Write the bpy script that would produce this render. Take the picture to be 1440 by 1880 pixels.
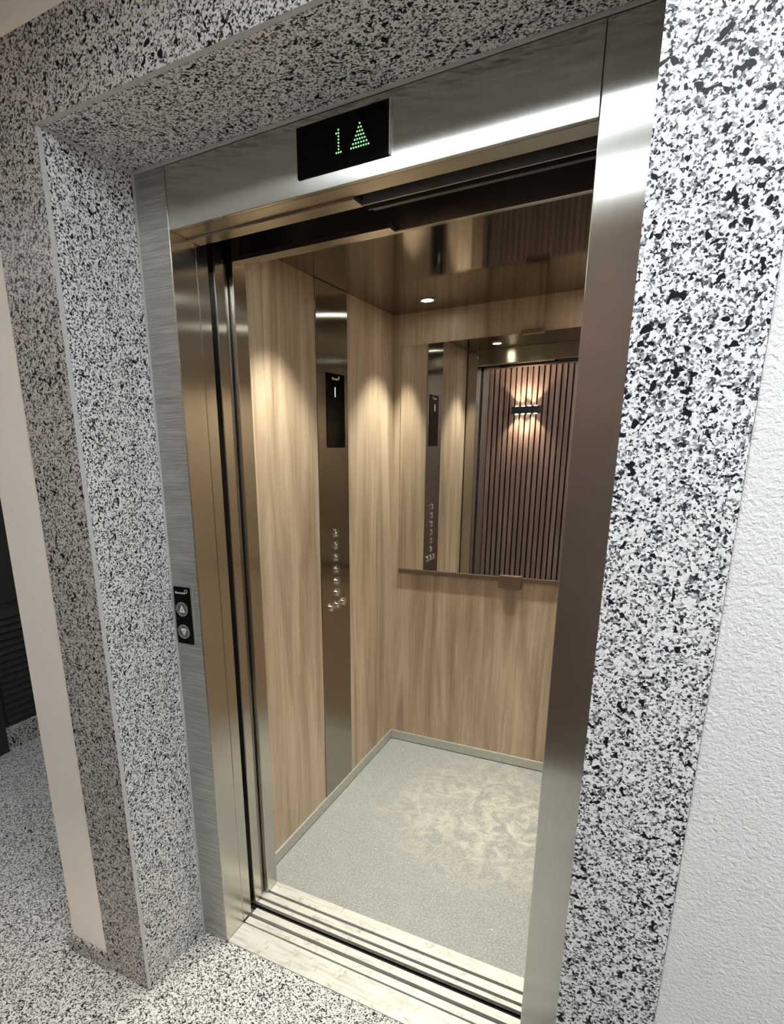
import bpy, bmesh, math, random
from mathutils import Vector, Matrix

random.seed(7)
for o in list(bpy.data.objects):
    bpy.data.objects.remove(o, do_unlink=True)
scene = bpy.context.scene
C = scene.collection

# ------------------------------------------------------------------ camera
IMG_W = 1440.0
F_PX, PP_X, PP_Y = 1070.645, -126.03, 185.66
cam_data = bpy.data.cameras.new('camera')
cam_data.sensor_fit = 'HORIZONTAL'
cam_data.sensor_width = 36.0
cam_data.lens = F_PX * 36.0 / IMG_W
cam_data.shift_x = -PP_X / IMG_W
cam_data.shift_y = PP_Y / IMG_W
cam_data.clip_start = 0.02
cam = bpy.data.objects.new('camera', cam_data)
C.objects.link(cam)
yaw, pitch, roll = 0.51072661, -0.27104145, -0.02351746
fw = Vector((-math.sin(yaw) * math.cos(pitch), math.cos(yaw) * math.cos(pitch), math.sin(pitch)))
rt = Vector((math.cos(yaw), math.sin(yaw), 0))
up = rt.cross(fw)
r2 = rt * math.cos(roll) + up * math.sin(roll)
u2 = -rt * math.sin(roll) + up * math.cos(roll)
m = Matrix((r2, u2, -fw)).transposed().to_4x4()
m.translation = Vector((1.14459955, -1.18034137, 1.52733474))
cam.matrix_world = m
scene.camera = cam

# ------------------------------------------------------------------ world and exposure
world = bpy.data.worlds.new('world')
scene.world = world
world.use_nodes = True
world.node_tree.nodes['Background'].inputs[0].default_value = (0.02, 0.02, 0.022, 1)
world.node_tree.nodes['Background'].inputs[1].default_value = 1.0
scene.view_settings.view_transform = 'Standard'
scene.view_settings.look = 'None'
scene.view_settings.gamma = 1.0
scene.view_settings.use_curve_mapping = False
scene.view_settings.exposure = 0.06
LED_STRENGTH = 25.0        # landing linear luminaires
LED_COLOR = (0.92, 0.99, 1.05)
SPOT_WATT = 62.0           # cabin downlights
SPOT_COLOR = (1.0, 0.97, 0.82)
SCONCE_WATT = 30.0

# ------------------------------------------------------------------ dimensions (metres)
XA, XB, XR = 0.0975, 1.0057, 1.0965      # frame inner left, inner right, outer right
H1, H2, HG = 2.0265, 2.1618, 2.3193      # opening, frame top, granite top
D = 0.2527                               # niche depth
XG, XGR = -0.166, 1.2455                 # granite outer edges
XP = -0.323                              # plaster corner
XC, XCR, YB, ZC = 0.029, 1.072, 1.5353, 2.1127   # cabin
YF = 0.30                                # cabin inner front
CEIL = 2.37
YS = -1.60                               # slat wall
XL = -1.80                               # far left wall
XE = 2.60                                # right end wall
YE = 2.60                                # corridor end

# ------------------------------------------------------------------ material helpers
def new_mat(name):
    mt = bpy.data.materials.new(name)
    mt.use_nodes = True
    nt = mt.node_tree
    b = nt.nodes['Principled BSDF']
    return mt, nt, b

def node(nt, typ, **kw):
    n = nt.nodes.new(typ)
    for k, v in kw.items():
        if k.startswith('i_'):
            key = k[2:]
            key = int(key) if key.isdigit() else key
            n.inputs[key].default_value = v
        else:
            setattr(n, k, v)
    return n

def ramp(nt, src, stops, interp='LINEAR'):
    r = nt.nodes.new('ShaderNodeValToRGB')
    r.color_ramp.interpolation = interp
    el = r.color_ramp.elements
    while len(el) < len(stops):
        el.new(0.5)
    for e, (p, c) in zip(el, stops):
        e.position = p
        e.color = (c[0], c[1], c[2], 1) if len(c) == 3 else c
    nt.links.new(src, r.inputs[0])
    return r.outputs[0]

def pos(nt, scale=(1, 1, 1)):
    g = nt.nodes.new('ShaderNodeNewGeometry')
    mp = nt.nodes.new('ShaderNodeMapping')
    mp.inputs['Scale'].default_value = scale
    nt.links.new(g.outputs['Position'], mp.inputs[0])
    return mp.outputs[0]

def noise(nt, vec, scale, detail=2.0, rough=0.5, dist=0.0):
    n = node(nt, 'ShaderNodeTexNoise', i_Scale=scale, i_Detail=detail, i_Roughness=rough, i_Distortion=dist)
    nt.links.new(vec, n.inputs['Vector'])
    return n.outputs['Fac']

def mixc(nt, fac, a, b, blend='MIX'):
    n = nt.nodes.new('ShaderNodeMix')
    n.data_type = 'RGBA'
    n.blend_type = blend
    for sock, v in ((n.inputs[0], fac), (n.inputs[6], a), (n.inputs[7], b)):
        if hasattr(v, 'node'):
            nt.links.new(v, sock)
        elif isinstance(v, (int, float)):
            sock.default_value = v
        else:
            sock.default_value = (v[0], v[1], v[2], 1)
    return n.outputs[2]

def bump(nt, b, height, strength, dist=0.001):
    n = node(nt, 'ShaderNodeBump', i_Strength=strength, i_Distance=dist)
    nt.links.new(height, n.inputs['Height'])
    nt.links.new(n.outputs[0], b.inputs['Normal'])

def granite(name, tint=(1, 1, 1), small=310.0, big=82.0, rough=0.27):
    mt, nt, b = new_mat(name)
    p = pos(nt)
    # crystal grains: jittered cells of white feldspar, grey quartz and black mica
    nz = node(nt, 'ShaderNodeTexNoise', i_Scale=small * 0.9, i_Detail=2.0)
    nt.links.new(p, nz.inputs['Vector'])
    ma = node(nt, 'ShaderNodeVectorMath', operation='MULTIPLY_ADD')
    nt.links.new(nz.outputs['Color'], ma.inputs[0]); ma.inputs[1].default_value = (0.007, 0.007, 0.007); nt.links.new(p, ma.inputs[2])
    vo = node(nt, 'ShaderNodeTexVoronoi', i_Scale=small)
    nt.links.new(ma.outputs[0], vo.inputs['Vector'])
    sep = node(nt, 'ShaderNodeSeparateColor'); nt.links.new(vo.outputs['Color'], sep.inputs[0])
    base = ramp(nt, sep.outputs[0], [(0.0, (0.018, 0.019, 0.023)), (0.16, (0.04, 0.042, 0.047)), (0.25, (0.16, 0.165, 0.175)), (0.36, (0.32, 0.325, 0.33)), (0.45, (0.66, 0.66, 0.66)), (1.0, (0.86, 0.86, 0.85))])
    n2 = noise(nt, p, big, 1.5, 0.5, 0.3)
    n4 = noise(nt, p, 9.0, 2.0)
    add = node(nt, 'ShaderNodeMath', operation='MULTIPLY_ADD', i_1=0.22); nt.links.new(n4, add.inputs[0]); nt.links.new(n2, add.inputs[2])
    blob = ramp(nt, add.outputs[0], [(0.750, (0, 0, 0)), (0.772, (1, 1, 1))])
    c = mixc(nt, blob, base, (0.012, 0.013, 0.018))
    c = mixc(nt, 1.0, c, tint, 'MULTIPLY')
    nt.links.new(c, b.inputs['Base Color'])
    b.inputs['Roughness'].default_value = rough
    b.inputs['Specular IOR Level'].default_value = 0.14
    return mt

def plain(name, col, rough=0.5, metal=0.0, spec=0.5):
    mt, nt, b = new_mat(name)
    p = pos(nt)
    n = noise(nt, p, 60.0, 3.0)
    c = ramp(nt, n, [(0.3, [x * 0.92 for x in col]), (0.7, [min(1, x * 1.06) for x in col])])
    nt.links.new(c, b.inputs['Base Color'])
    b.inputs['Roughness'].default_value = rough
    b.inputs['Metallic'].default_value = metal
    b.inputs['Specular IOR Level'].default_value = spec
    return mt

def emit(name, col, strength):
    mt, nt, b = new_mat(name)
    b.inputs['Base Color'].default_value = (0.8, 0.8, 0.8, 1)
    b.inputs['Emission Color'].default_value = (*col, 1)
    b.inputs['Emission Strength'].default_value = strength
    return mt

def steel(name, col=(0.56, 0.545, 0.515), rough=0.22, aniso=0.85, streak_axis='Z', streak=0.10, amount=0.25, tangent_h=True):
    """brushed stainless steel; grain along streak_axis, highlights smeared across it"""
    mt, nt, b = new_mat(name)
    sc = {'Z': (420, 420, 6), 'X': (5, 420, 420), 'H': (9, 9, 260)}[streak_axis]
    p = pos(nt, sc)
    n = noise(nt, p, 1.0, 3.0, 0.6)
    lo = [x * (1 - amount) for x in col]
    hi = [min(1, x * (1 + amount * 0.6)) for x in col]
    c = ramp(nt, n, [(0.3, lo), (0.7, hi)])
    nt.links.new(c, b.inputs['Base Color'])
    b.inputs['Metallic'].default_value = 1.0
    p2 = pos(nt)
    n2 = noise(nt, p2, 3.0, 2.0)
    mr = node(nt, 'ShaderNodeMapRange', i_1=0.3, i_2=0.7, i_3=rough * 0.88, i_4=rough * 1.15)
    nt.links.new(n2, mr.inputs[0])
    nt.links.new(mr.outputs[0], b.inputs['Roughness'])
    b.inputs['Anisotropic'].default_value = aniso
    g = nt.nodes.new('ShaderNodeNewGeometry')
    cr = node(nt, 'ShaderNodeVectorMath', operation='CROSS_PRODUCT')
    nt.links.new(g.outputs['True Normal'], cr.inputs[0])
    cr.inputs[1].default_value = (0, 0.05, 1) if streak_axis != 'X' else (1, 0, 0)
    if aniso > 0:
        nt.links.new(cr.outputs[0], b.inputs['Tangent'])
    if streak:
        bump(nt, b, n, streak, 0.0004)
    return mt

def wood(name, along=(11, 11, 0.9), dark=(0.262, 0.192, 0.133), mid=(0.390, 0.298, 0.210), light=(0.505, 0.402, 0.295), rough=0.42):
    mt, nt, b = new_mat(name)
    p = pos(nt, along)
    n1 = noise(nt, p, 1.0, 5.0, 0.62, 0.9)
    c = ramp(nt, n1, [(0.30, dark), (0.48, mid), (0.66, light)])
    p2 = pos(nt, (110, 110, 2.2))
    n2 = noise(nt, p2, 1.0, 3.0, 0.6, 0.2)
    fine = ramp(nt, n2, [(0.34, (0.70, 0.67, 0.64)), (0.52, (1, 1, 1))])
    c = mixc(nt, 0.6, c, fine, 'MULTIPLY')
    nt.links.new(c, b.inputs['Base Color'])
    b.inputs['Roughness'].default_value = rough
    b.inputs['Specular IOR Level'].default_value = 0.35
    bump(nt, b, n2, 0.12, 0.0006)
    return mt

def plaster(name, col, bscale=150.0, strength=0.9):
    mt, nt, b = new_mat(name)
    p = pos(nt)
    n1 = noise(nt, p, bscale, 3.0, 0.55, 0.5)
    n2 = noise(nt, p, 8.0, 2.0)
    c = ramp(nt, n2, [(0.3, [x * 0.96 for x in col]), (0.7, col)])
    nt.links.new(c, b.inputs['Base Color'])
    b.inputs['Roughness'].default_value = 0.85
    b.inputs['Specular IOR Level'].default_value = 0.2
    bump(nt, b, n1, strength, 0.0035)
    return mt

def cabin_floor_mat():
    mt, nt, b = new_mat('grey_vinyl')
    p = pos(nt)
    n1 = noise(nt, p, 150.0, 4.0, 0.65)
    c = ramp(nt, n1, [(0.30, (0.17, 0.178, 0.178)), (0.50, (0.27, 0.28, 0.275)), (0.70, (0.40, 0.405, 0.395))])
    n2 = noise(nt, p, 14.0, 6.0, 0.70, 1.2)
    worn = ramp(nt, n2, [(0.42, (0, 0, 0)), (0.66, (1, 1, 1))])
    # dust trodden into the middle of the floor: a stain with its own outline
    g = nt.nodes.new('ShaderNodeNewGeometry')
    mp = node(nt, 'ShaderNodeMapping')
    mp.inputs['Location'].default_value = (-0.72, -1.06, 0)
    nt.links.new(g.outputs['Position'], mp.inputs[0])
    ln = node(nt, 'ShaderNodeVectorMath', operation='LENGTH')
    nt.links.new(mp.outputs[0], ln.inputs[0])
    area = ramp(nt, ln.outputs['Value'], [(0.10, (0.9, 0.9, 0.9)), (0.55, (0.10, 0.10, 0.10))])
    f = mixc(nt, 1.0, worn, area, 'MULTIPLY')
    c = mixc(nt, f, c, (0.56, 0.54, 0.48))
    n4 = noise(nt, p, 60.0, 2.0)
    spk = ramp(nt, n4, [(0.73, (0, 0, 0)), (0.76, (0.7, 0.7, 0.7))])
    c = mixc(nt, spk, c, (0.6, 0.58, 0.52))
    nt.links.new(c, b.inputs['Base Color'])
    b.inputs['Roughness'].default_value = 0.5
    bump(nt, b, n1, 0.25, 0.001)
    return mt

def sill_mat(name, col):
    mt, nt, b = new_mat(name)
    p = pos(nt, (8, 60, 60))
    n1 = noise(nt, p, 1.0, 5.0, 0.65, 0.4)
    c = ramp(nt, n1, [(0.30, [x * 0.72 for x in col]), (0.5, col), (0.7, [min(1, x * 1.08) for x in col])])
    p2 = pos(nt)
    n2 = noise(nt, p2, 26.0, 5.0, 0.7, 1.0)
    dirt = ramp(nt, n2, [(0.56, (0, 0, 0)), (0.70, (0.75, 0.75, 0.75))])
    c = mixc(nt, dirt, c, (0.34, 0.28, 0.20))
    nt.links.new(c, b.inputs['Base Color'])
    b.inputs['Roughness'].default_value = 0.45
    b.inputs['Metallic'].default_value = 0.25
    bump(nt, b, n1, 0.2, 0.0006)
    return mt

M = {}
M['granite'] = granite('speckled_granite')
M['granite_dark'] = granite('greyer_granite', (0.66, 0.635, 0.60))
M['granite_floor'] = granite('granite_floor', (0.92, 0.92, 0.90), small=290, big=85, rough=0.35)
M['granite_edge'] = plain('sawn_granite_edge', (0.52, 0.53, 0.52), 0.6)
M['plaster'] = plaster('white_plaster', (0.78, 0.78, 0.765), 165.0, 1.0)
M['plaster_warm'] = plaster('warm_plaster', (0.87, 0.825, 0.755), 190.0, 0.25)
M['ceiling'] = plaster('ceiling_paint', (0.78, 0.77, 0.75), 90.0, 0.1)
M['steel'] = steel('brushed_steel', (0.575, 0.575, 0.525), rough=0.20, aniso=1.0, amount=0.08, streak=0.03)
M['steel_jamb'] = steel('cross_brushed_steel', (0.60, 0.60, 0.575), rough=0.36, aniso=0.6, streak_axis='H', streak=0.10, amount=0.35)
M['steel_header'] = steel('header_steel', (0.575, 0.575, 0.525), rough=0.20, aniso=1.0, amount=0.08, streak=0.03)
M['steel_polished'] = steel('polished_steel', (0.55, 0.525, 0.48), rough=0.185, aniso=1.0, amount=0.05, streak=0.015)
M['steel_cop'] = steel('control_steel', (0.35, 0.32, 0.27), rough=0.185, aniso=1.0, amount=0.05, streak=0.015)
M['steel_warm'] = steel('warm_steel', (0.52, 0.48, 0.40), rough=0.30, aniso=0.5, amount=0.06, streak=0.03)
M['steel_transom'] = steel('transom_steel', (0.55, 0.51, 0.44), rough=0.22, aniso=0.9, streak_axis='X', amount=0.06, streak=0.02)
M['mirror_ceiling'] = steel('dark_polished_ceiling', (0.29, 0.25, 0.205), rough=0.07, aniso=0.0, amount=0.03, streak=0.0)
M['bronze'] = plain('bronze_profile', (0.17, 0.125, 0.090), 0.35, 0.6)
M['aluminium'] = plain('aluminium_trim', (0.50, 0.50, 0.46), 0.4, 0.55)
M['sill'] = sill_mat('worn_aluminium_sill', (0.62, 0.615, 0.58))
M['sill_dark'] = plain('groove_dark', (0.10, 0.09, 0.075), 0.8)  # dark tone for the bed below the sill strips
M['black'] = plain('shaft_black', (0.006, 0.006, 0.006), 0.7, spec=0.1)
M['black_glass'] = plain('black_acrylic', (0.002, 0.002, 0.002), 0.10, spec=0.12)
M['matt_black'] = plain('matt_black_plate', (0.003, 0.003, 0.003), 0.30, spec=0.08)
M['rail'] = plain('dark_rail', (0.10, 0.10, 0.10), 0.4, 0.8)
M['rail_lip'] = plain('rail_lip', (0.5, 0.5, 0.5), 0.35, 0.9)
M['oak'] = wood('oak_laminate')
M['slat'] = wood('walnut_slat', (30, 30, 1.5), (0.145, 0.086, 0.068), (0.205, 0.128, 0.102), (0.270, 0.180, 0.145), 0.45)
M['felt'] = plain('black_felt', (0.010, 0.009, 0.009), 0.95, spec=0.1)
M['vinyl'] = cabin_floor_mat()
M['door_dark'] = plain('dark_grey_metal', (0.022, 0.023, 0.024), 0.45)
M['white_ink'] = plain('white_print', (0.85, 0.85, 0.83), 0.5)
M['led_green'] = emit('green_led', (0.22, 0.95, 0.26), 0.9)
M['lcd_white'] = emit('lcd_white', (0.75, 0.95, 0.95), 0.9)
M['led'] = emit('led_diffuser', LED_COLOR, LED_STRENGTH)
M['led_soft'] = emit('led_diffuser_dimmed', LED_COLOR, LED_STRENGTH * 0.5)
M['lens'] = emit('downlight_lens', SPOT_COLOR, 65.0)
M['sconce_lens'] = emit('sconce_lens', (1.0, 0.90, 0.74), 30.0)
M['lamp_black'] = plain('black_lamp_body', (0.010, 0.010, 0.010), 0.5)
M['button_grey'] = plain('button_grey', (0.16, 0.16, 0.16), 0.35, 0.5)
M['chrome'] = plain('chrome', (0.75, 0.74, 0.70), 0.12, 1.0)

mt, nt, b = new_mat('mirror_glass')
b.inputs['Base Color'].default_value = (0.80, 0.80, 0.77, 1)
b.inputs['Metallic'].default_value = 1.0
b.inputs['Roughness'].default_value = 0.012
M['mirror'] = mt

# ------------------------------------------------------------------ object helpers
def tag(o, label=None, cat=None, group=None, kind=None):
    if label: o['label'] = label
    if cat: o['category'] = cat
    if group: o['group'] = group
    if kind: o['kind'] = kind
    return o

def empty(name, loc):
    o = bpy.data.objects.new(name, None)
    o.empty_display_size = 0.05
    C.objects.link(o)
    o.location = loc
    return o

def wloc(o):
    v = Vector(o.location)
    while o.parent:
        o = o.parent
        v = v + Vector(o.location)
    return v

def link(name, bm, mats, parent=None, origin=(0, 0, 0), smooth=False):
    """bm holds world coordinates; the object's origin goes to `origin`"""
    org = Vector(origin)
    bmesh.ops.translate(bm, verts=bm.verts, vec=-org)
    bmesh.ops.recalc_face_normals(bm, faces=bm.faces)
    me = bpy.data.meshes.new(name)
    bm.to_mesh(me); bm.free()
    for mt in (mats if isinstance(mats, (list, tuple)) else [mats]):
        me.materials.append(mt)
    if smooth:
        for f in me.polygons: f.use_smooth = True
    o = bpy.data.objects.new(name, me)
    C.objects.link(o)
    if parent is not None:
        o.parent = parent
        o.location = org - wloc(parent)
    else:
        o.location = org
    return o

def add_box(bm, x0, x1, y0, y1, z0, z1):
    vs = [bm.verts.new((x, y, z)) for x in (x0, x1) for y in (y0, y1) for z in (z0, z1)]
    for f in ((0, 1, 3, 2), (4, 6, 7, 5), (0, 4, 5, 1), (2, 3, 7, 6), (0, 2, 6, 4), (1, 5, 7, 3)):
        bm.faces.new([vs[i] for i in f])

def bev(bm, w, seg=2):
    bmesh.ops.bevel(bm, geom=list(bm.edges), offset=w, segments=seg, affect='EDGES', profile=0.5)

def box(name, x0, x1, y0, y1, z0, z1, mat, parent=None, bevel=0.0, seg=2):
    bm = bmesh.new()
    add_box(bm, x0, x1, y0, y1, z0, z1)
    if bevel: bev(bm, bevel, seg)
    return link(name, bm, mat, parent, ((x0 + x1) / 2, (y0 + y1) / 2, z0))

def struct(o, label=None):
    o['kind'] = 'structure'
    if label: o['label'] = label
    return o

def prism(bm, pts, axis, a, bb):
    """polygon (2-D) extruded along axis from a to bb; axis 'y': pts (x,z); 'x': (y,z); 'z': (x,y)"""
    def P(p, t):
        return {'y': (p[0], t, p[1]), 'x': (t, p[0], p[1]), 'z': (p[0], p[1], t)}[axis]
    A = [bm.verts.new(P(p, a)) for p in pts]
    B = [bm.verts.new(P(p, bb)) for p in pts]
    n = len(pts)
    bm.faces.new(A); bm.faces.new(B[::-1])
    sides = [bm.faces.new((A[i], A[(i + 1) % n], B[(i + 1) % n], B[i])) for i in range(n)]
    return sides

def disc(bm, c, r, axis, a, bb, n=28):
    pts = [(c[0] + r * math.cos(2 * math.pi * i / n), c[1] + r * math.sin(2 * math.pi * i / n)) for i in range(n)]
    return prism(bm, pts, axis, a, bb)

def tube_ring(bm, c, r0, r1, axis, a, bb, n=28):
    def P(p, t):
        return {'y': (p[0], t, p[1]), 'x': (t, p[0], p[1]), 'z': (p[0], p[1], t)}[axis]
    rings = []
    for r, t in ((r0, a), (r1, a), (r1, bb), (r0, bb)):
        rings.append([bm.verts.new(P((c[0] + r * math.cos(2 * math.pi * i / n), c[1] + r * math.sin(2 * math.pi * i / n)), t)) for i in range(n)])
    for k in range(4):
        A, B = rings[k], rings[(k + 1) % 4]
        for i in range(n):
            bm.faces.new((A[i], A[(i + 1) % n], B[(i + 1) % n], B[i]))

def text_mesh(name, s, size, origin, rot, mat, parent, extrude=0.0003, shear=0.0):
    cu = bpy.data.curves.new(name, 'FONT')
    cu.body = s; cu.size = size; cu.extrude = extrude; cu.shear = shear
    cu.align_x = 'CENTER'; cu.align_y = 'CENTER'
    t = bpy.data.objects.new(name + '_source', cu)
    C.objects.link(t)
    dg = bpy.context.evaluated_depsgraph_get()
    me = bpy.data.meshes.new_from_object(t.evaluated_get(dg))
    bpy.data.objects.remove(t, do_unlink=True)
    me.name = name
    me.materials.clear(); me.materials.append(mat)
    o = bpy.data.objects.new(name, me)
    C.objects.link(o)
    o.parent = parent
    o.location = Vector(origin) - wloc(parent)
    o.rotation_euler = rot
    return o

# ================================================================== SETTING: landing
fl = box('floor', XL - 0.3, XE + 0.1, YS - 0.1, 0.0, -0.08, 0.0, M['granite_floor'])
struct(fl, 'speckled grey granite landing floor')
fl2 = box('floor_corridor', XL - 0.3, XP - 0.0, 0.0, YE + 0.1, -0.08, 0.0, M['granite_floor'])
struct(fl2, 'granite floor of the side corridor behind the white corner')
struct(box('ceiling', XL - 0.3, XE + 0.1, YS - 0.1, YE + 0.1, CEIL, CEIL + 0.08, M['ceiling']), 'off-white landing ceiling')

WY = -D + 0.003     # plaster face, a little behind the granite face
w = empty('wall_front', (0.55, WY, 0))
struct(w, 'plastered wall around the granite lift surround')
box('plaster_panel', XP, XG, WY, 0.20, 0.0, CEIL, M['plaster_warm'], w, 0.003)
box('plaster_panel', XG, XGR, WY, -0.02, HG, CEIL, M['plaster_warm'], w)
box('plaster_panel', XGR, XE, WY - 0.004, 0.20, 0.0, CEIL, M['plaster'], w, 0.003)
box('plaster_panel', XP, XP + 0.12, 0.20, YE, 0.0, CEIL, M['plaster_warm'], w)
box('masonry_core', XG, -0.022, -D + 0.014, 0.20, 0.0, HG, M['plaster_warm'], w)
box('masonry_core', XR + 0.022, XGR, -D + 0.014, 0.20, 0.0, HG, M['plaster_warm'], w)
box('masonry_core', -0.02, XR + 0.02, -D + 0.014, 0.05, H2 + 0.022, HG, M['plaster_warm'], w)

struct(box('wall_far_left', XL - 0.1, XL, YS, YE, 0.0, CEIL, M['plaster_warm']), 'far corridor wall at the left')
struct(box('wall_corridor_end', XL, XP + 0.12, YE, YE + 0.08, 0.0, CEIL, M['plaster_warm']), 'end wall of the side corridor')
struct(box('wall_right_end', XE, XE + 0.08, YS, 0.0, 0.0, CEIL, M['plaster']), 'end wall of the landing at the right')
wo = box('wall_opposite', XL, XE, YS - 0.08, YS, 0.0, CEIL, M['plaster_warm'])
struct(wo, 'wall opposite the lift carrying the slat panelling, seen in the mirror')

# skirting of the plaster corner (granite)
sk = empty('baseboard_front', (-0.25, -D, 0)); struct(sk, 'low granite skirting wrapped around the white plaster corner')
box('skirting_strip', XP - 0.016, XG - 0.0005, -D - 0.009, WY - 0.0002, 0.0, 0.058, M['granite_dark'], sk, 0.0015)
box('skirting_strip', XP - 0.016, XP - 0.0002, WY - 0.0002, 1.6, 0.0, 0.058, M['granite_dark'], sk, 0.0015)

# granite surround: each slab one piece
g = empty('trim_1', (0.55, -D, 0)); struct(g, 'black and white speckled granite surround of the lift doorway')
ST = 0.013
def slab(pts, axis, a, bb, edge_mat=True, stone='granite'):
    bm = bmesh.new()
    sides = prism(bm, pts, axis, a, bb)
    if edge_mat:
        for f in sides: f.material_index = 1
    return link('granite_slab', bm, [M[stone], M['granite_edge']], g, (0.55, -D, 0))
J = 0.0008
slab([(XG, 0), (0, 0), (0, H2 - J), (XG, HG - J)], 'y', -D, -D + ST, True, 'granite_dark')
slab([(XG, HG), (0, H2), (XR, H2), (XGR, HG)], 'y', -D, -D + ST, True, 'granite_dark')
slab([(XR, 0), (XGR, 0), (XGR, HG - J), (XR, H2 - J)], 'y', -D, -D + ST)
slab([(-D + ST + J, 0), (-0.0005, 0), (-0.0005, H2), (-D + ST + J, H2)], 'x', -0.02, 0.0, False)
slab([(-D + ST + J, 0), (-0.0005, 0), (-0.0005, H2), (-D + ST + J, H2)], 'x', XR, XR + 0.02, False)
slab([(0.0, -D + ST + J), (XR, -D + ST + J), (XR, -0.0005), (0.0, -0.0005)], 'z', H2, H2 + 0.02, False)
# pale joint filler where slabs and steel meet
for args in ((0.0, XR, -0.006, 0.0, H2 - 0.005, H2 - 0.0002), (0.0002, 0.004, -0.006, 0.0, 0.0, H2 - 0.005),
             (0.0002, 0.004, -D + ST, -0.006, H2 - 0.004, H2 - 0.0002)):
    box('joint_filler', *args, M['granite_edge'], g)

# ================================================================== lift door frame
fr = empty('elevator_door_frame', (0.55, 0.0, 0.0))
tag(fr, 'brushed stainless steel door frame of the lift, set in the granite niche', 'door frame')
jl = box('left_jamb', 0.004, XA, 0.0, 0.088, 0.0, H2 - 0.006, M['steel_polished'], fr, 0.0015)
jl['label'] = 'left steel jamb with polished return'
fl_ = box('jamb_face', 0.0045, XA - 0.002, -0.0016, -0.0002, 0.0, H2 - 0.006, M['steel_jamb'], jl)
fl_['label'] = 'cross-brushed front face of the left jamb'
box('right_jamb', XB, XR - 0.001, 0.0, 0.088, 0.0, H2 - 0.006, M['steel'], fr, 0.0015)
hd = box('header', XA + 0.001, XB - 0.001, 0.0, 0.012, H1 + 0.001, H2 - 0.006, M['steel_header'], fr, 0.001)
box('header_return', XA + 0.001, XB - 0.001, 0.0125, 0.061, H1 + 0.001, H1 + 0.006, M['steel_warm'], hd)
box('door_track_cover', XA + 0.001, 0.543, 0.0625, 0.106, H1 - 0.004, H1 + 0.006, M['steel_warm'], hd)
box('door_rail', 0.545, XB, 0.099, 0.103, H1 - 0.004, H1 + 0.02, M['rail_lip'], hd)
box('door_rail', 0.545, XB, 0.126, 0.131, H1 - 0.004, H1 + 0.02, M['rail'], hd)
box('door_rail', 0.545, XB, 0.131, 0.160, H1 + 0.004, H1 + 0.02, M['rail'], hd)
# black panels: the hoistway's darkness put into their colour
sh = empty('trim_2', (0.55, 0.15, 0)); struct(sh, 'black panels standing in for the dark of the hoistway around the door gap')
box('gap_shade_panel', 0.0, 1.10, 0.0615, 0.285, H1 + 0.07, H1 + 0.09, M['black'], sh)
box('gap_shade_panel', 0.0, 0.03, 0.0885, 0.31, -0.05, H1 + 0.07, M['black'], sh)
box('gap_shade_panel', 1.075, 1.10, 0.0885, 0.31, -0.05, H1 + 0.07, M['black'], sh)
box('gap_shade_panel', 0.0, 1.10, 0.0, 0.32, -0.14, -0.10, M['black'], sh)
box('gap_shade_panel', 0.545, 1.0, 0.0615, 0.098, H1 + 0.03, H1 + 0.07, M['black'], sh)

# retracted landing door panel: its leading edge shows beside the jamb
ld = empty('landing_door', (0.06, 0.115, 0)); tag(ld, 'steel landing door slid open, only its narrow edge showing beside the left jamb', 'door')
box('door_panel', 0.031, XA - 0.002, 0.091, 0.136, 0.004, H1 + 0.03, M['steel_polished'], ld, 0.002)
cd = empty('car_door', (0.06, 0.20, 0)); tag(cd, 'steel cabin door slid open behind the black gap, two panel edges showing', 'door')
box('door_panel', 0.031, 0.086, 0.172, 0.213, 0.006, H1 + 0.02, M['steel_polished'], cd, 0.003)
box('door_panel', 0.031, 0.078, 0.216, 0.236, 0.006, H1 + 0.02, M['steel_cop'], cd, 0.002)

# ================================================================== sills
s1 = empty('landing_sill', (0.55, 0.08, 0)); tag(s1, 'worn pale aluminium landing threshold with grooves, nearest the granite floor', 'threshold')
def strips(root, spans, x0, x1):
    for y0, y1, dz in spans:
        box('sill_strip', x0, x1, y0, y1, -0.02, dz, M['sill'], root, 0.0008)
strips(s1, ((0.001, 0.087, 0.002), (0.094, 0.121, 0.001), (0.134, 0.163, 0.001)), XA + 0.0005, XB - 0.0005)
box('sill_bed', XA - 0.04, XB + 0.04, 0.001, 0.163, -0.06, -0.0125, M['sill_dark'], s1)
s2 = empty('car_sill', (0.55, 0.24, 0)); tag(s2, 'worn pale aluminium cabin threshold with grooves, behind the black gap', 'threshold')
strips(s2, ((0.187, 0.203, 0.001), (0.214, 0.243, 0.001), (0.253, 0.302, 0.002)), 0.032, 1.073)
box('sill_bed', 0.032, 1.073, 0.187, 0.302, -0.06, -0.0125, M['sill_dark'], s2)

# ================================================================== lift cabin (setting)
struct(box('floor_cabin', XC, XCR, 0.3025, YB, -0.06, 0.0, M['vinyl']), 'worn grey vinyl floor of the lift cabin')
struct(box('ceiling_cabin', XC - 0.03, XCR + 0.03, YF - 0.0, YB + 0.03, ZC, ZC + 0.03, M['mirror_ceiling']), 'dark mirror-polished steel ceiling of the cabin')
wl = empty('wall_cabin_left', (XC, 0.9, 0)); struct(wl, 'oak laminate left wall of the cabin')
box('wood_panel', XC - 0.02, XC, YF + 0.002, 0.7985, 0.0, ZC, M['oak'], wl, 0.001)
box('wood_panel', XC - 0.02, XC, 1.0525, YB, 0.0, ZC, M['oak'], wl, 0.001)
box('seam_strip', XC - 0.02, XC - 0.006, 0.7985, 1.0525, 0.0, ZC, M['black'], wl)
wb = empty('wall_cabin_back', (0.55, YB, 0)); struct(wb, 'oak laminate back wall of the cabin')
box('wood_panel', XC - 0.02, XCR + 0.02, YB + 0.0, YB + 0.02, 0.0, ZC, M['oak'], wb)
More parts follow.
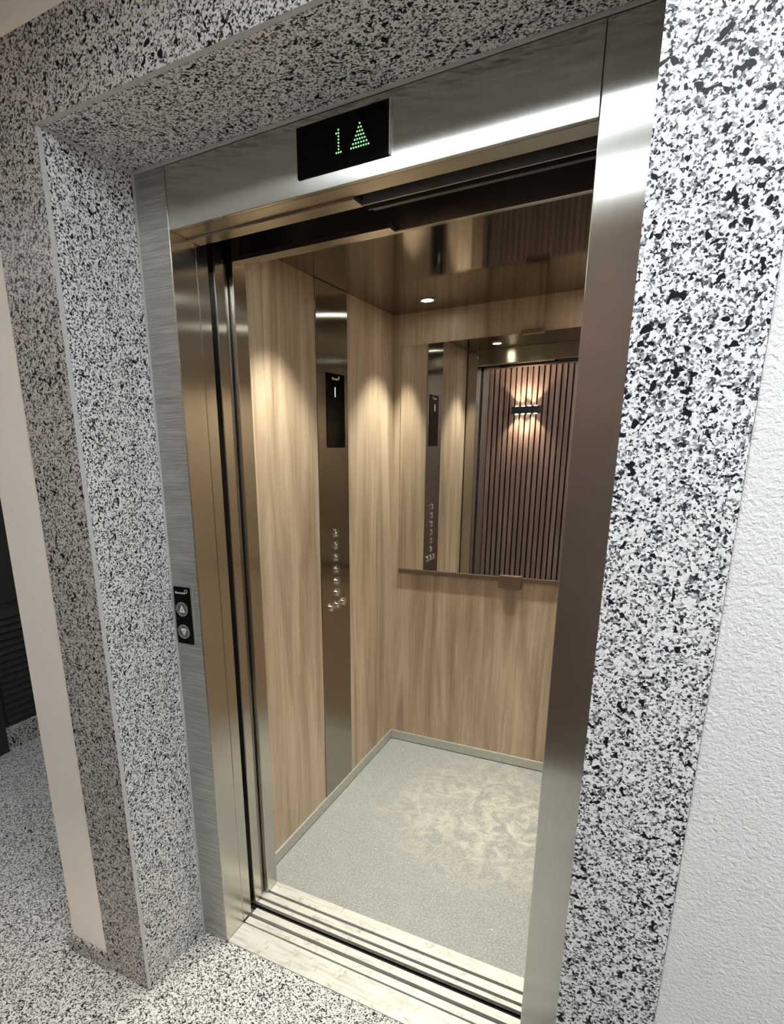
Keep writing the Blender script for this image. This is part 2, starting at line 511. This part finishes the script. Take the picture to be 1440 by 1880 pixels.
wr = empty('wall_cabin_right', (XCR, 0.9, 0)); struct(wr, 'oak laminate right wall of the cabin, hidden behind the door frame')
box('wood_panel', XCR, XCR + 0.02, YF + 0.002, YB, 0.0, ZC, M['oak'], wr)
wf = empty('wall_cabin_front', (0.55, 0.28, 0)); struct(wf, 'brushed steel front return of the cabin around the doorway')
box('left_post', 0.031, 0.0935, 0.241, YF, 0.003, ZC, M['steel_polished'], wf, 0.002)
box('right_post', 0.9925, XCR - 0.001, 0.241, YF, 0.003, ZC, M['steel_polished'], wf, 0.002)
box('transom', 0.094, 0.992, 0.284, YF, 2.0235, ZC, M['steel_transom'], wf, 0.0015)
box('track_cover', 0.094, 0.545, 0.247, 0.2835, 2.0215, 2.032, M['steel_warm'], wf)
# cabin skirting
bl = empty('baseboard_cabin', (0.4, YB, 0)); struct(bl, 'slim aluminium skirting along the cabin floor')
box('skirting_strip', XC + 0.0003, XC + 0.010, YF + 0.005, YB - 0.0105, 0.003, 0.050, M['aluminium'], bl, 0.002)
box('skirting_strip', XC + 0.0003, XCR - 0.001, YB - 0.010, YB - 0.0003, 0.003, 0.050, M['aluminium'], bl, 0.002)
box('shadow_gap', XC + 0.0003, XC + 0.0085, YF + 0.005, YB - 0.009, 0.0002, 0.003, M['black'], bl)
box('shadow_gap', XC + 0.0003, XCR - 0.001, YB - 0.0085, YB - 0.0003, 0.0002, 0.003, M['black'], bl)

# ================================================================== mirror
mr = empty('wall_mirror', (0.55, YB, 0.944)); tag(mr, 'large rectangular mirror on the oak back wall of the cabin', 'mirror')
box('mirror_glass', 0.068, 1.032, YB - 0.0055, YB - 0.0006, 0.950, 1.979, M['mirror'], mr, 0.0006, 1)
box('bottom_ledge', 0.068, 1.032, YB - 0.014, YB - 0.0006, 0.930, 0.9495, M['bronze'], mr, 0.001)
def clip(x0, x1, z0, z1):
    bm = bmesh.new()
    add_box(bm, x0, x1, YB - 0.020, YB - 0.0006, z0, z1)
    bev(bm, 0.002)
    return link('mirror_clip', bm, M['bronze'], mr, ((x0 + x1) / 2, YB - 0.01, z0))
clip(0.567, 0.668, 0.897, 0.956)
clip(0.600, 0.690, 1.972, 1.989)

# ================================================================== control panel
cp = empty('control_panel', (XC, 0.926, 0.0)); tag(cp, 'full-height steel control panel with black display and button column on the oak wall', 'control panel')
box('face_plate', XC - 0.0055, XC + 0.002, 0.8005, 1.0505, 0.052, ZC - 0.001, M['steel_cop'], cp, 0.001)
ds = box('display', XC + 0.0022, XC + 0.005, 0.868, 1.016, 1.539, 1.811, M['black_glass'], cp, 0.001)
R_X = (math.pi / 2, 0, math.pi / 2)
text_mesh('digit', '1', 0.052, (XC + 0.0054, 0.934, 1.742), R_X, M['lcd_white'], ds)
text_mesh('logo', 'kleemann', 0.013, (XC + 0.0054, 0.936, 1.792), R_X, M['white_ink'], ds)
bm = bmesh.new(); tube_ring(bm, (0.967, 1.798), 0.004, 0.0055, 'x', XC + 0.0051, XC + 0.0055, 14)
link('logo_swirl', bm, M['white_ink'], ds, (XC + 0.005, 0.967, 1.798))
for i, (by, bz) in enumerate([(0.93, 0.954 + 0.0495 * k) for k in range(6)] + [(0.877, 0.902), (0.9315, 0.902), (0.986, 0.902)]):
    bm = bmesh.new()
    tube_ring(bm, (by, bz), 0.0135, 0.0185, 'x', XC + 0.0021, XC + 0.007, 20)
    bt = link('push_button', bm, M['chrome'], cp, (XC + 0.002, by, bz))
    bm = bmesh.new(); disc(bm, (by, bz), 0.013, 'x', XC + 0.0021, XC + 0.0105, 20)
    bev(bm, 0.0012, 1)
    link('button_cap', bm, M['chrome'], bt, (XC + 0.002, by, bz))

# ================================================================== floor indicator above the door
fi = empty('floor_indicator', (0.549, 0.0, 2.054)); tag(fi, 'black floor display with green dots on the steel header', 'floor display')
scr = box('screen', 0.4495, 0.6475, -0.0045, -0.0003, 2.0545, 2.1420, M['black_glass'], fi, 0.0008)
box('bezel', 0.648, 0.6505, -0.0055, -0.0003, 2.0545, 2.1420, M['aluminium'], fi)
def dots(name, pattern, x0, z0, dx, dz, r=0.0016):
    bm = bmesh.new()
    for row, xs in enumerate(pattern):
        for c in xs:
            disc(bm, (x0 + c * dx, z0 - row * dz), r, 'y', -0.0052, -0.0046, 8)
    o = link(name, bm, M['led_green'], scr, (x0, -0.0046, z0))
    return o
dots('dot_digit', [(0,), (-1, 0), (0,), (0,), (0,), (0,), (0,), (-1, 0, 1)], 0.5435, 2.1175, 0.0048, 0.0053)
dots('dot_arrow', [(0,), (-.5, .5), (-1, 0, 1), (-1.5, -.5, .5, 1.5), (-2, -1, 0, 1, 2), (-2.7, -1.6, -.54, .54, 1.6, 2.7), (-3.5, -2.5, -1.5, -.5, .5, 1.5, 2.5, 3.5)], 0.5885, 2.1175, 0.0052, 0.0061)

# ================================================================== call button plate
cb = empty('call_button_plate', (0.045, 0.0, 1.01)); tag(cb, 'black call plate with up and down buttons on the left steel jamb', 'button panel')
box('back_plate', 0.014, 0.078, -0.0052, -0.0018, 1.013, 1.179, M['aluminium'], cb, 0.0008)
fp = box('face_plate', 0.0165, 0.0715, -0.0115, -0.0054, 1.0145, 1.1775, M['matt_black'], cb, 0.001)
R_Y = (math.pi / 2, 0, 0)
text_mesh('logo', 'kleemann', 0.0092, (0.0395, -0.0118, 1.1615), R_Y, M['white_ink'], fp, shear=0.0)
bm = bmesh.new(); tube_ring(bm, (0.061, 1.1665), 0.0040, 0.0052, 'y', -0.0120, -0.0116, 14)
link('logo_swirl', bm, M['white_ink'], fp, (0.061, -0.0116, 1.1665))
for cz, s in ((1.1155, 1), (1.0510, -1)):
    bm = bmesh.new(); disc(bm, (0.0440, cz), 0.0200, 'y', -0.0140, -0.0116, 32); 
    bt = link('push_button', bm, M['button_grey'], cb, (0.0440, -0.0116, cz))
    bm = bmesh.new(); tube_ring(bm, (0.0440, cz), 0.0180, 0.0202, 'y', -0.0150, -0.0141, 32)
    link('button_ring', bm, M['chrome'], bt, (0.0440, -0.014, cz))
    # outlined triangle
    bm = bmesh.new()
    out = [(-0.0105, -0.0088 * s), (0.0105, -0.0088 * s), (0, 0.0112 * s)]
    inn = [(-0.0036, -0.0042 * s), (0.0036, -0.0042 * s), (0, 0.0030 * s)]
    vo = [bm.verts.new((0.0440 + x, -0.0146, cz + z)) for x, z in out]
    vi = [bm.verts.new((0.0440 + x, -0.0146, cz + z)) for x, z in inn]
    vo2 = [bm.verts.new((0.0440 + x, -0.0141, cz + z)) for x, z in out]
    vi2 = [bm.verts.new((0.0440 + x, -0.0141, cz + z)) for x, z in inn]
    for i in range(3):
        j = (i + 1) % 3
        bm.faces.new((vo[i], vo[j], vi[j], vi[i])); bm.faces.new((vo2[i], vo2[j], vo[j], vo[i])); bm.faces.new((vi2[i], vi2[j], vi[j], vi[i]))
    link('arrow', bm, M['white_ink'], bt, (0.0440, -0.0141, cz))

# ================================================================== cabin downlights
spots = [((0.255, 1.337), 'recessed cabin downlight near the back left corner'), ((0.255, 0.50), 'recessed cabin downlight near the doorway by the oak wall'),
         ((0.880, 1.337), 'recessed cabin downlight near the back right corner'), ((0.880, 0.50), 'recessed cabin downlight near the doorway on the right')]
for (sx, sy), lab in spots:
    dl = empty('ceiling_downlight', (sx, sy, ZC)); tag(dl, lab, 'ceiling light', 'cabin downlights')
    bm = bmesh.new(); tube_ring(bm, (sx, sy), 0.024, 0.031, 'z', ZC - 0.004, ZC - 0.0002, 28)
    link('trim_ring', bm, M['chrome'], dl, (sx, sy, ZC))
    bm = bmesh.new(); disc(bm, (sx, sy), 0.0235, 'z', ZC - 0.002, ZC - 0.0002, 24)
    link('lens', bm, M['lens'], dl, (sx, sy, ZC))
    ld_ = bpy.data.lights.new('downlight_bulb', 'SPOT')
    ld_.energy = SPOT_WATT; ld_.color = SPOT_COLOR; ld_.spot_size = math.radians(84); ld_.spot_blend = 0.6; ld_.shadow_soft_size = 0.02
    lo = bpy.data.objects.new('downlight_bulb', ld_); C.objects.link(lo)
    lo.parent = dl; lo.location = (0, 0, -0.006)

# ================================================================== landing luminaires
def led_line(x0, x1, y, lab, lm='led'):
    t = empty('linear_led_light', ((x0 + x1) / 2, y, CEIL)); tag(t, lab, 'ceiling light', 'landing ceiling lights')
    box('housing', x0 - 0.01, x1 + 0.01, y - 0.078, y + 0.078, CEIL - 0.018, CEIL - 0.0002, M['aluminium'], t, 0.002)
    box('diffuser', x0, x1, y - 0.070, y + 0.070, CEIL - 0.022, CEIL - 0.0185, M[lm], t)
    return t
led_line(0.35, 2.40, -0.72, 'linear ceiling light above the landing, nearest the lift wall', 'led_soft')
led_line(0.85, 2.45, -1.17, 'linear ceiling light above the landing, nearest the slat panelling')
led_line(-1.55, -0.75, -1.17, 'added unseen linear light that brightens the plaster at the far left', 'led_soft')  # added lamp, lifts the dim plaster corner at the left
led_line(-1.50, -0.90, 0.30, 'linear ceiling light in the side corridor beyond the plaster corner')

# ================================================================== slat panelling opposite the lift
sl = empty('slat_panelling', (0.2, YS, 0)); tag(sl, 'reddish walnut vertical slat panelling opposite the lift, reflected in the mirror', 'wall panelling')
box('felt_backing', -1.50, 1.75, YS + 0.0005, YS + 0.008, 0.0, CEIL - 0.001, M['felt'], sl)
PITCH, SW, SD = 0.0485, 0.034, 0.021
me0 = None
n_sl = int(3.2 / PITCH)
for i in range(n_sl):
    x = -1.48 + i * PITCH
    if me0 is None:
        bm = bmesh.new(); add_box(bm, -SW / 2, SW / 2, 0.0, SD, 0.001, CEIL - 0.002)
        o = link('slat', bm, M['slat'], sl, (0, 0, 0)); me0 = o.data
    else:
        o = bpy.data.objects.new('slat', me0); C.objects.link(o); o.parent = sl
    o.location = (x - 0.2, 0.0085, 0)

# up/down wall lamps on the slats
def sconce(x, z, lab):
    y0 = YS + 0.0085 + SD + 0.0005
    t = empty('wall_lamp', (x, y0, z)); tag(t, lab, 'wall lamp')
    bm = bmesh.new(); add_box(bm, x - 0.125, x + 0.125, y0, y0 + 0.05, z - 0.032, z + 0.032); bev(bm, 0.004)
    link('lamp_body', bm, M['lamp_black'], t, (x, y0, z))
    for s in (1, -1):
        for k in range(4):
            cx = x - 0.0825 + 0.055 * k
            bm = bmesh.new(); disc(bm, (cx, y0 + 0.026), 0.014, 'z', z + s * 0.0325, z + s * 0.0345, 16)
            link('lens', bm, M['sconce_lens'], t, (cx, y0 + 0.026, z + s * 0.033))
        for cx in (x - 0.055, x + 0.055):
            l = bpy.data.lights.new('lamp_bulb', 'SPOT')
            l.energy = SCONCE_WATT; l.color = (1.0, 0.86, 0.66); l.spot_size = math.radians(95); l.spot_blend = 0.5; l.shadow_soft_size = 0.012
            lo = bpy.data.objects.new('lamp_bulb', l); C.objects.link(lo)
            lo.parent = t; lo.location = (cx - x, 0.026, s * 0.037)
            lo.rotation_euler = (0 if s < 0 else math.pi, 0, 0)
sconce(0.06, 1.845, 'black up and down wall lamp glowing on the slats, seen in the mirror')

# ================================================================== dark louvred door in the corridor
dr = empty('louvred_door', (XL, 0.75, 0)); tag(dr, 'dark grey louvred metal door in the side corridor at the far left', 'door')
box('door_post', XL + 0.0005, XL + 0.060, 0.20, 0.468, 0.0, 2.20, M['door_dark'], dr, 0.003)
box('door_leaf', XL + 0.0005, XL + 0.018, 0.4685, 1.30, 0.122, 2.15, M['door_dark'], dr, 0.002)
ms = None
for k in range(16):
    z = 0.160 + 0.038 * k
    if ms is None:
        bm = bmesh.new()
        prism(bm, [(0.0, 0.0), (0.014, -0.012), (0.014, -0.007), (0.0, 0.022)], 'y', -0.38, 0.38)
        o = link('louvre', bm, M['door_dark'], dr, (0, 0, 0)); ms = o.data
    else:
        o = bpy.data.objects.new('louvre', ms); C.objects.link(o); o.parent = dr
    o.location = (0.0185, 0.88 - 0.75, z)
box('plain_panel', XL + 0.0185, XL + 0.026, 0.50, 1.26, 0.80, 2.10, M['door_dark'], dr, 0.002)
tag(box('granite_plinth', XL + 0.0005, XL + 0.042, 0.4685, 2.40, 0.0, 0.121, M['granite_floor'], None, 0.002), 'low granite plinth under the dark louvred door', 'plinth')
